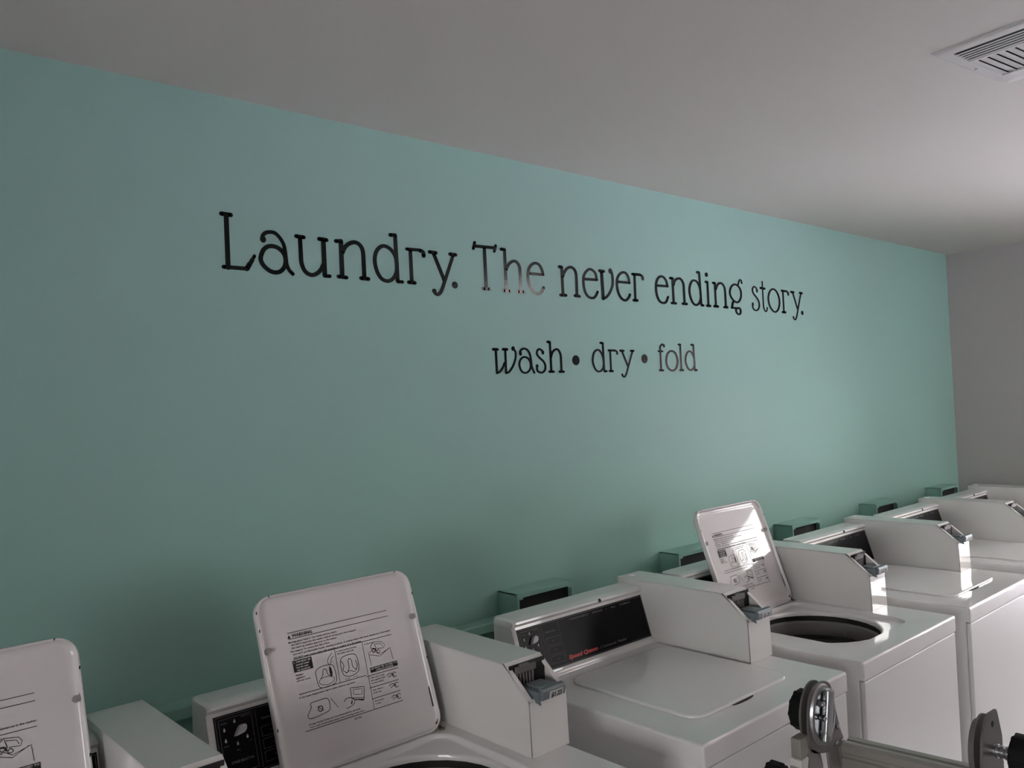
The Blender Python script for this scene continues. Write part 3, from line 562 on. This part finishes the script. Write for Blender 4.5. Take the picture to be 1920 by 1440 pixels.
        k.curve([(-0.2450, 0.1150), (-0.2380, 0.1200), (-0.2280, 0.1190), (-0.2200, 0.1130), (-0.2240, 0.1050), (-0.2330, 0.1020), (-0.2420, 0.1010)], 0.0005); k.line([(-0.2260, 0.1130), (-0.2290, 0.1060)], 0.0010)
        for v in (0.1400, 0.1180, 0.0940):
            k.curve([(-0.1330, v), (-0.1260, v + 0.0035), (-0.1180, v + 0.002), (-0.1130, v + 0.004), (-0.1080, v + 0.001)], 0.0005); k.curve([(-0.1300, v - 0.004), (-0.1200, v - 0.001), (-0.1160, v - 0.006), (-0.1090, v - 0.005)], 0.0005); k.line([(-0.1200, v + 0.003), (-0.1150, v - 0.003)], 0.0009)
        return k.mb.mesh('instruction_print', M['ink'], 0, False)
    return cached('print', mk)
def mesh_print_white(which):
    def mk():
        k = Ink(lambda u, v: lid_pt(u, v, -0.0095 + bulge(u, v) + 0.0014))
        if which == 0:
          for i, t in enumerate(('1. THIS MUST BE', 'securely locked', 'into the wash', 'tub (pushed)')): k.text(t, -0.3375 + (0.004 if i else 0), 0.2146 - i * 0.0053, 0.0036, (0.037, 0.029, 0.026, 0.029)[i], 0.01)
        else: k.text('LID MUST BE CLOSED TO', -0.1680, 0.1615, 0.0036, 0.067, 0.012); k.text('OPERATE WASHER', -0.1560, 0.1565, 0.0034, 0.045, 0.012)
        return k.mb.mesh('reversed_print', M['white_ink'], 0, False)
    return cached(('printw', which), mk)

# console front face frame: origin at the upper edge, v runs down the face
FA = Vector((0, -0.3515, 1.1965)); FB = Vector((0, -0.3905, 1.0700)); FD = (FB - FA).normalized(); FN = Vector((0, -FD.z * -1, 0)); FN = Vector((0, FD.z, -FD.y)).normalized()
if FN.y > 0: FN = -FN
def face_lift(off):
    def f_(u, v):                                     # v upward from the bottom of the panel (0) to its top (0.122)
        p = FA + FD * (0.122 - v + 0.0045) + FN * off
        return (u, p.y, p.z)
    return f_
def mesh_console():
    def mk():
        prof = [(-0.277, ZT), (-0.277, 1.212), (-0.279, 1.2165), (-0.330, 1.2165), (-0.348, 1.2150), (-0.3575, 1.2110), (-0.3590, 1.2060), (-0.3560, 1.2010), (-0.3515, 1.1975), (-0.3905, 1.0700), (-0.3990, 1.0640), (-0.4010, ZT)]
        b = MB(); b.prism_x(prof, -0.500, -0.0005)
        b2 = MB(); c = (-0.277 - 0.36) / 2
        # rounded left end cap
        pr2 = [(-0.281, ZT), (-0.281, 1.208), (-0.285, 1.2125), (-0.330, 1.2125), (-0.346, 1.2110), (-0.3535, 1.2070), (-0.3550, 1.2045), (-0.3530, 1.1995), (-0.3485, 1.1965), (-0.3875, 1.0700), (-0.3960, 1.0640), (-0.3980, ZT)]
        pr1 = [((a[0] + d_[0]) / 2 + (0), (a[1] + d_[1]) / 2 + 0.0008) for a, d_ in zip(prof, pr2)]
        rings = [[(x, y, z) for y, z in q] for x, q in ((-0.500, prof), (-0.5045, [(y * 0.7 + y2 * 0.3, z * 0.8 + z2 * 0.2) for (y, z), (y2, z2) in zip(prof, pr2)]), (-0.508, [(y * 0.3 + y2 * 0.7, z * 0.4 + z2 * 0.6) for (y, z), (y2, z2) in zip(prof, pr2)]), (-0.5095, pr2))]
        b.loft(rings, cap1=True)
        return b.mesh('console', M['enamel'], 40)
    return cached('console', mk)
PU0, PU1 = -0.498, -0.003
def mesh_panel():
    def mk():
        L = face_lift(0.0004); L2 = face_lift(0.0016); b = MB()
        q = [(PU0, 0.0), (PU1, 0.0), (PU1, 0.120), (PU0, 0.120)]
        b.loft([[L(u, v) for u, v in q], [L2(u, v) for u, v in q]], cap0=True, cap1=True)
        return b.mesh('control_panel', M['panel'], 0)
    return cached('panel', mk)
def mesh_panel_print():
    def mk():
        k = Ink(face_lift(0.0019)); w = 0.00045
        k.line([(PU0 + 0.003, 0.003), (PU1 - 0.003, 0.003), (PU1 - 0.003, 0.117), (PU0 + 0.003, 0.117)], w, True)
        k.line([(-0.489, 0.010), (-0.489, 0.112), (-0.4225, 0.112), (-0.4225, 0.010)], w, True)
        k.line([(-0.4142, 0.006), (-0.4142, 0.114)], w); k.line([(-0.3508, 0.006), (-0.3508, 0.114)], w)
        for i in range(3):
            v0 = 0.0135 + i * 0.0235; k.curve([(-0.4065, v0 + 0.003), (-0.4065, v0 + 0.014), (-0.4035, v0 + 0.018), (-0.3600, v0 + 0.018), (-0.3565, v0 + 0.014), (-0.3565, v0 + 0.003), (-0.3600, v0), (-0.4035, v0)], w, True); k.text(('WARM', 'COLD', 'HOT')[i], -0.388, v0 + 0.007, 0.0036)
        k.text('TEMPERATURE', -0.405, 0.092, 0.0040, 0.036, 0.01)
        k.text('CYCLE SELECTOR', -0.475, 0.028, 0.0045, 0.046, 0.01)
        for t, u, v in (('NORMAL', -0.486, 0.103), ('PERM PRESS', -0.444, 0.1075), ('OFF', -0.434, 0.060), ('RINSE', -0.484, 0.061), ('SPIN', -0.461, 0.049)): k.text(t, u, v, 0.0026)
        for t, u0, u1 in (('PERMANENT', -0.3069, -0.2304), ('PRESS', -0.2161, -0.1745), ('-', -0.160, -0.155), ('ALL', -0.139, -0.1181), ('FABRIC', -0.1001, -0.0534)): k.text(t, u0, 0.107, 0.0044, u1 - u0)
        k.line([(-0.2167, 0.0105), (-0.2167, 0.0195)], 0.0007)
        k.text('Commercial  Washer', -0.2099, 0.0125, 0.0068, 0.102, 0.0, 0.2)
        return k.mb.mesh('panel_print', M['grey_ink'], 0, False)
    return cached('pprint', mk)
def mesh_logo():
    def mk():
        k = Ink(face_lift(0.0019)); k.text('Speed Queen', -0.3430, 0.0122, 0.0100, 0.115, 0.035, 0.2)
        return k.mb.mesh('brand_lettering', M['red_ink'], 0, False)
    return cached('logo', mk)
def drop(cx, cy, r, ang, n=20):
    pts = []
    for i in range(n):
        t = 2 * PI * i / n; x = r * math.cos(t); y = r * math.sin(t) * 0.8
        if x > 0: x *= 1.0 + 0.9 * (1 - abs(math.sin(t))) ** 1.0; y *= (1 - 0.15 * math.cos(t))
        pts.append((cx + x * math.cos(ang) - y * math.sin(ang), cy + x * math.sin(ang) + y * math.cos(ang)))
    return pts
def mesh_pointer():
    def mk():
        b = MB(); c = (-0.4470, 0.0865); pts = drop(*c, 0.0098, math.radians(213))
        r = [[face_lift(o_)(c[0] + (u - c[0]) * s_, c[1] + (v - c[1]) * s_) for u, v in pts] for o_, s_ in ((0.0016, 1), (0.010, 1), (0.0115, 0.9))]
        b.loft(r, cap0=True, cap1=True); return b.mesh('selector_knob', M['drop'])
    return cached('pointer', mk)
def mesh_drops():
    def mk():
        k = Ink(face_lift(0.0020))
        for u, v in ((-0.4576, 0.1029), (-0.4796, 0.0915), (-0.4795, 0.0717), (-0.4572, 0.0615), (-0.4361, 0.0893), (-0.4362, 0.0692)): k.poly(drop(u, v, 0.0027, math.radians(90)))
        return k.mb.mesh('cycle_marks', M['drop'], 0, False)
    return cached('drops', mk)

def washer(xc, label, lid_open, group='white coin operated washers in the row along the teal wall', detail=True):
    r = empty('coin_washer', (xc, 0, 0), label, 'washing machine', group)
    def body():
        cx, cy, hx, hy = (XA + XB) / 2, (YW + 0.016 + YB) / 2, (XB - XA) / 2 - 0.003, (YB - YW - 0.016) / 2
        b = MB(); b.loft([rrect(cx, cy, hx, hy, 0.005, 0.045), rrect(cx, cy, hx, hy, 0.005, 1.013), rrect(cx, cy, hx - 0.003, hy - 0.003, 0.004, 1.013), rrect(cx, cy, hx - 0.003, hy - 0.003, 0.004, 0.05)], cap0=True, cap1=True); return b.mesh('cabinet', M['front'], 30)
    link('cabinet', cached('body', body), r)
    def front():
        b = MB(); b.box(XA + 0.004, XB - 0.004, YW + 0.002, YW + 0.0155, 0.10, 1.0085, 0.005, 3); return b.mesh('front_panel', M['front'], 40)
    link('front_panel', cached('front', front), r)
    def feet(sx, sy):
        def mk(): return MB().cyl((sx, sy, 0.0225), (0, 0, 1), 0.02, 0.045, 16).mesh('levelling_foot', M['knob'])
        return mk
    for i, (sx, sy) in enumerate(((XA + 0.05, YW + 0.06), (XB - 0.05, YW + 0.06), (XA + 0.05, YB - 0.05), (XB - 0.05, YB - 0.05))): link('levelling_foot', cached(('ft', i), feet(sx, sy)), r)
    link('top_panel', mesh_top(lid_open), r)
    con = link('console', mesh_console(), r)
    cp = link('control_panel', mesh_panel(), r)
    link('panel_print', mesh_panel_print(), cp); link('brand_lettering', mesh_logo(), cp)['label'] = 'red lettering'
    link('selector_knob', mesh_pointer(), cp); link('cycle_marks', mesh_drops(), cp)
    link('console_plug', cached('plug', lambda: MB().cyl((-0.184, -0.3585, 1.2085), (0, -0.85, 0.5), 0.0052, 0.003, 16).mesh('console_plug', M['dark'])), con)
    cb = link('coin_box', mesh_coin(), r)
    link('dark_recess', mesh_inner(), cb); link('coin_slots', mesh_comb(), cb)
    sl = link('coin_slide', mesh_slide(), r)
    def price():
        k = Ink(lambda u, v: (u, -0.7371 - v * 0.2, v)); k.text('$1.25', 0.040, 0, 0.010, 0.030, 0.02)
        k.mb.v = [(x, y, z + 1.1762) for x, y, z in k.mb.v]; return k.mb.mesh('price_print', M['ink'], 0, False)
    link('price_label', cached('plabel', lambda: MB().prism_x([(-0.7378, 1.1885), (-0.7354, 1.1745), (-0.7359, 1.1745), (-0.7383, 1.1885)], 0.036, 0.074).mesh('price_label', M['white_ink'], 0)), sl)
    link('price_print', cached('price', price), sl)
    if xc > 1.5: link('lock', cached('lock', lambda: MB().cyl((0.036, -0.290, 1.2350), (0, 0, 1), 0.012, 0.006, 24, 0.003).mesh('lock', M['coinbox'])), cb)
    if lid_open:
        lid = link('lid', mesh_lid_open(), r); link('instruction_print', mesh_print(), lid); link('reversed_print', mesh_print_white(0), lid); link('reversed_print', mesh_print_white(1), lid)
        def bump(u):
            def mk():
                n = LID_N; b = MB(); b.cyl(lid_pt(u, 0.250, -0.003), n, 0.0062, 0.008, 20, 0.001); b.cyl(lid_pt(u, 0.250, 0.0012), n, 0.003, 0.002, 12); return b.mesh('lid_bumper', M['bumper'])
            return mk
        for i, u in enumerate((LU0 + 0.014, LU1 - 0.012)): link('lid_bumper', cached(('bp', i), bump(u)), lid)
        def rust():
            b = MB(); b.add([lid_pt(LU1 - 0.004 - 0.010 * abs(math.cos(t * 1.3)) * (0.6 + 0.4 * math.sin(3 * t)) , 0.012 + 0.012 * math.sin(t), 0.0) for t in [2 * PI * i / 14 for i in range(14)]], [tuple(range(14))])
            b.cyl(lid_pt(LU1 - 0.010, 0.012, -0.003), LID_N, 0.006, 0.008, 14, 0.002); b.box(-0.034, -0.0245, HINGE_Y - 0.006, HINGE_Y + 0.004, ZT + 0.001, ZT + 0.0045, 0.001, 1)
            return b.mesh('rusty_hinge', M['rust'])
        link('rusty_hinge', cached('rust', rust), lid)
        def slit():
            b = MB(); pts = [(LU1 - 0.0120, 0.050), (LU1 - 0.0085, 0.050), (LU1 - 0.0085, 0.095), (LU1 - 0.0120, 0.090)]
            b.add([lid_pt(u, v, -0.0052) for u, v in pts], [(0, 1, 2, 3)]); return b.mesh('hinge_slot', M['dark'], 0)
        link('hinge_slot', cached('slit', slit), lid)
        def chip(u, v, q):
            def mk():
                P = [((-0.0012, -0.003), (0.001, -0.002), (0.0015, 0.001), (-0.001, 0.0015)), ((-0.0015, -0.004), (0.0012, -0.002), (0.0015, 0.003), (-0.001, 0.0025))][q]
                return MB().add([lid_pt(u + a, v + c_, 0.0025) for a, c_ in P], [(0, 1, 2, 3)]).mesh('paint_chip', M['dark'], 0, False)
            return mk
        for i, (u, v, q) in enumerate(((LU0 + 0.034, LL - 0.0015, 0), (LU1 - 0.036, LL - 0.0015, 0), (LU0 + 0.002, LL - 0.030, 1), (LU0 + 0.002, 0.292, 1), (LU0 + 0.0022, 0.10, 1), (LU1 - 0.002, 0.30, 1), (LU1 - 0.002, 0.155, 1))): link('paint_chip', cached(('chip', i), chip(u, v, q)), lid)
        rx, ry = -0.2175, -0.6495
        def seal():
            b = MB(); b.loft([rrect(rx, ry, 0.176, 0.176, 0.176, 1.033), rrect(rx, ry, 0.184, 0.184, 0.184, 1.030), rrect(rx, ry, 0.184, 0.184, 0.184, 1.005), rrect(rx, ry, 0.176, 0.176, 0.176, 1.002)]); return b.mesh('dark_seal', M['rubber'])
        link('dark_seal', cached('seal', seal), r)
        def ring():
            b = MB(); b.loft([rrect(rx, ry, 0.180, 0.180, 0.180, 1.016), rrect(rx, ry, 0.174, 0.174, 0.174, 1.010), rrect(rx, ry, 0.171, 0.171, 0.171, 0.985), rrect(rx, ry, 0.172, 0.172, 0.172, 0.972)]); return b.mesh('tub_ring', M['tubring'])
        link('tub_ring', cached('ring', ring), r)
        def tub():
            b = MB(); b.loft([rrect(rx, ry, 0.178, 0.178, 0.178, 0.955), rrect(rx, ry, 0.172, 0.172, 0.172, 0.958), rrect(rx, ry, 0.171, 0.171, 0.171, 0.950), rrect(rx, ry, 0.174, 0.174, 0.174, 0.90), rrect(rx, ry, 0.176, 0.176, 0.176, 0.62)], cap1=True); return b.mesh('wash_tub', M['tub'])
        link('wash_tub', cached('tub', tub), r)
        def agi():
            b = MB(); b.cyl((rx, ry, 0.70), (0, 0, 1), 0.10, 0.10, 32, 0.01, r2=0.05); b.cyl((rx, ry, 0.80), (0, 0, 1), 0.045, 0.16, 32, 0.01, r2=0.035)
            for q in range(4): b.box(-0.004, 0.004, 0.03, 0.10, 0.68, 0.83, 0.003, 1, Matrix.Translation((rx, ry, 0)) @ Matrix.Rotation(q * PI / 2, 4, 'Z'))
            return b.mesh('agitator', M['drop'])
        link('agitator', cached('agi', agi), r)
    else:
        lid = link('lid', mesh_lid_closed(), r)
        def notch():
            b = MB(); P = [(-0.274 + 0.0045 * math.cos(t) * 0, 0) for t in (0,)]
            ring = [( -0.242 + 0.043 * math.cos(t), -0.8475 + 0.0075 * math.sin(t), ZT + 0.0012) for t in [2 * PI * i / 24 for i in range(24)]]
            ring0 = [(x, y, ZT + 0.0002) for x, y, z in ring]
            b.loft([ring0, ring], cap1=True); return b.mesh('finger_recess_shade', M['dark'])
        link('finger_recess_shade', cached('notch', notch), r)  # flat dark oval paints the shade of the finger scoop
    return r
XC = {0: 0.435, 1: 1.138, 2: 1.928, 3: 2.632, 4: 3.364, 5: 4.112, 6: 4.740}
washer(XC[0], 'white coin washer nearest the camera, its open lid cut off by the left picture edge', True)
washer(XC[1], 'white coin washer with an open lid showing a fully visible black WARNING instruction sheet', True)
washer(XC[2], 'white coin washer with closed lid, black control panel and red lettering fully in view', False)
washer(XC[3], 'white coin washer whose open lid catches a bright window reflection, tub opening in view', True)
washer(XC[4], 'closed white coin washer directly right of the washer with the brightly reflecting open lid', False)
washer(XC[5], 'closed white coin washer second from the far grey wall', False)
washer(XC[6], 'farthest closed white coin washer, beside the grey end wall', False)

# ------------------------------------------------------------------ folding metal frame in front of the washers
fr = empty('folding_frame', (1.66, -1.22, 0.0), 'folding metal frame with round hinge plates and black knobs, standing in front of the washers', 'folding frame')
def fpart(name, mb, m, smooth=35):
    mb.v = [(x - 1.66, y + 1.22, z) for x, y, z in mb.v]; return mb.build(name, m, fr, smooth)
def plate(y, t, cx, cz, pts):
    """flat plate in the x-z plane at depth y"""
    b = MB(); b.loft([[(cx + u, y - t, cz + v) for u, v in pts], [(cx + u, y, cz + v) for u, v in pts]], cap0=True, cap1=True); return b
def oval(a, b_, n=36, cut=None): return [(a * math.cos(2 * PI * i / n), b_ * math.sin(2 * PI * i / n)) for i in range(n)]
YL, YR = -1.060, -1.384
def knob(y, x, z, s, r=0.041):
    b = MB(); b.cyl((x, y + s * 0.016, z), (0, 1, 0), r, 0.032, 40, 0.006)
    for i in range(10):
        t = 2 * PI * i / 10; b.cyl((x + math.cos(t) * (r - 0.0055), y + s * 0.016, z + math.sin(t) * (r - 0.0055)), (0, 1, 0), 0.007, 0.030, 12, 0.002)
    return b
CXL, CZL = 1.648, 1.088
# far (left) hinge
p = plate(YL, 0.004, CXL, CZL, catmull([(-0.052, -0.055), (-0.056, 0.01), (-0.040, 0.055), (0.0, 0.070), (0.040, 0.055), (0.058, 0.0), (0.075, -0.05), (0.088, -0.082), (0.03, -0.082), (-0.01, -0.075)], True, 5)); fpart('hinge_plate', p, M['plate'])
p = plate(YL + 0.014, 0.004, CXL - 0.008, CZL + 0.002, oval(0.054, 0.070)); fpart('hinge_plate', p, M['plate'])
b = MB(); ring = []
for rr, yy in ((0.050, -0.004), (0.048, -0.009), (0.042, -0.010), (0.036, -0.006), (0.034, -0.0045)): ring.append([(CXL + rr * math.cos(2 * PI * i / 40), YL + yy, CZL + 0.002 + rr * 1.28 * math.sin(2 * PI * i / 40)) for i in range(40)])
b.loft(ring, cap1=True); fpart('pressed_disc', b, M['steel'])
b = MB(); R4 = Matrix.Translation((CXL + 0.006, YL - 0.012, CZL)) @ Matrix.Rotation(math.radians(12), 4, 'Y')
b.box(-0.014, 0.014, -0.008, 0.006, -0.052, 0.054, 0.004, 2, R4); fpart('locking_lever', b, M['steel'])
b = MB()
for dz in (0.03, 0.0, -0.03): b.cyl((CXL - 0.016 + (0.03 - dz) * 0.12, YL - 0.012, CZL + dz), (0, 1, 0), 0.006, 0.014, 14, 0.002)
for dx, dz in ((0.060, -0.040), (0.052, -0.072), (0.076, -0.072), (-0.044, -0.105), (-0.026, -0.135), (-0.046, -0.165)): b.cyl((CXL + dx, YL - 0.006, CZL + dz), (0, 1, 0), 0.0045, 0.006, 12, 0.002)
fpart('rivets', b, M['steel'])
fpart('tightening_knob', knob(YL + 0.018, CXL - 0.004, CZL + 0.004, 1), M['knob'])
p = plate(YL, 0.004, CXL, CZL, [(-0.058, -0.05), (-0.014, -0.074), (-0.006, -0.10), (-0.006, -0.26), (-0.066, -0.26), (-0.070, -0.10)]); fpart('side_plate', p, M['plate'])
p = plate(YL - 0.001, 0.004, CXL, CZL, [(0.022, -0.078), (0.060, -0.082), (0.085, -0.26), (0.045, -0.26)]); fpart('side_plate', p, M['plate'])
# legs down to the floor, near and far side
for y in (YL + 0.010, YR + 0.010):
    for dx, nm in ((-0.078, 'leg'), (0.065, 'leg')):
        b = MB(); x1 = CXL + dx * 3.0
        L_ = Vector((x1 - (CXL + dx), 0, 0.02 - (CZL - 0.075))); ln = L_.length; q = L_.normalized().to_track_quat('Z', 'X').to_matrix().to_4x4()
        b.box(-0.013, 0.013, -0.013, 0.013, 0, ln, 0.003, 2, Matrix.Translation((CXL + dx, y, CZL - 0.075)) @ q); fpart(nm, b, M['alu'])
        b = MB().cyl((x1, y, 0.02), (0, 1, 0), 0.02, 0.03, 20, 0.004); fpart('rubber_foot', b, M['knob'])
b = MB().box(CXL - 0.092, CXL - 0.060, YL - 0.004, YL + 0.024, 0.84, CZL - 0.066, 0.003, 2); fpart('grey_sleeve', b, M['sleeve'])
fpart('adjusting_knob', knob(YL + 0.030, CXL - 0.108, 0.980, 1, 0.030), M['knob'])
p = MB().box(CXL - 0.086, CXL - 0.050, YL - 0.001, YL + 0.022, CZL - 0.066, CZL - 0.026, 0.003, 2); fpart('upper_tube', p, M['alu'])
# crossbar
b = MB(); x0, x1, z0, z1 = 1.722, 1.767, 0.955, 1.010
prof = [(x0, z0), (x0, z0 + 0.022), (x0 + 0.004, z0 + 0.025), (x0 + 0.004, z0 + 0.031), (x0, z0 + 0.034), (x0, z1 - 0.006), (x0 + 0.006, z1), (x0 + 0.018, z1), (x0 + 0.020, z1 - 0.006), (x0 + 0.027, z1 - 0.006), (x0 + 0.029, z1), (x1, z1), (x1, z0)]
b.loft([[(x, YL - 0.004, z) for x, z in prof], [(x, YR + 0.0, z + 0.014) for x, z in prof]], cap0=True, cap1=True); fpart('crossbar', b, M['alu'])
# near (right) hinge
CXR, CZR = 1.658, 1.104
p = plate(YR + 0.012, 0.004, CXR - 0.006, CZR, oval(0.050, 0.062)); fpart('hinge_plate', p, M['plate'])
p = plate(YR, 0.0045, CXR, CZR, [(-0.048, -0.20), (-0.052, -0.02), (-0.044, 0.030), (-0.026, 0.056), (-0.006, 0.066), (0.030, 0.064), (0.034, 0.058), (0.052, 0.010), (0.052, -0.20)]); fpart('hinge_plate', p, M['plate'])
p = plate(YR + 0.022, 0.006, CXR - 0.004, CZR - 0.004, oval(0.040, 0.054)); fpart('hinge_plate', p, M['plate'])
fpart('plate_hole', MB().cyl((CXR + 0.006, YR - 0.0046, CZR + 0.044), (0, 1, 0), 0.0055, 0.001, 16), M['dark'])
b = MB().cyl((CXR + 0.010, YR - 0.020, CZR - 0.005), (0, 1, 0), 0.010, 0.040, 20)
for i in range(4): b.cyl((CXR + 0.010, YR - 0.010 - i * 0.008, CZR - 0.005), (0, 1, 0), 0.0125, 0.004, 20, 0.001)
fpart('threaded_bolt', b, M['steel'])
fpart('tightening_knob', knob(YR - 0.036, CXR + 0.010, CZR - 0.005, -1, 0.038), M['knob'])
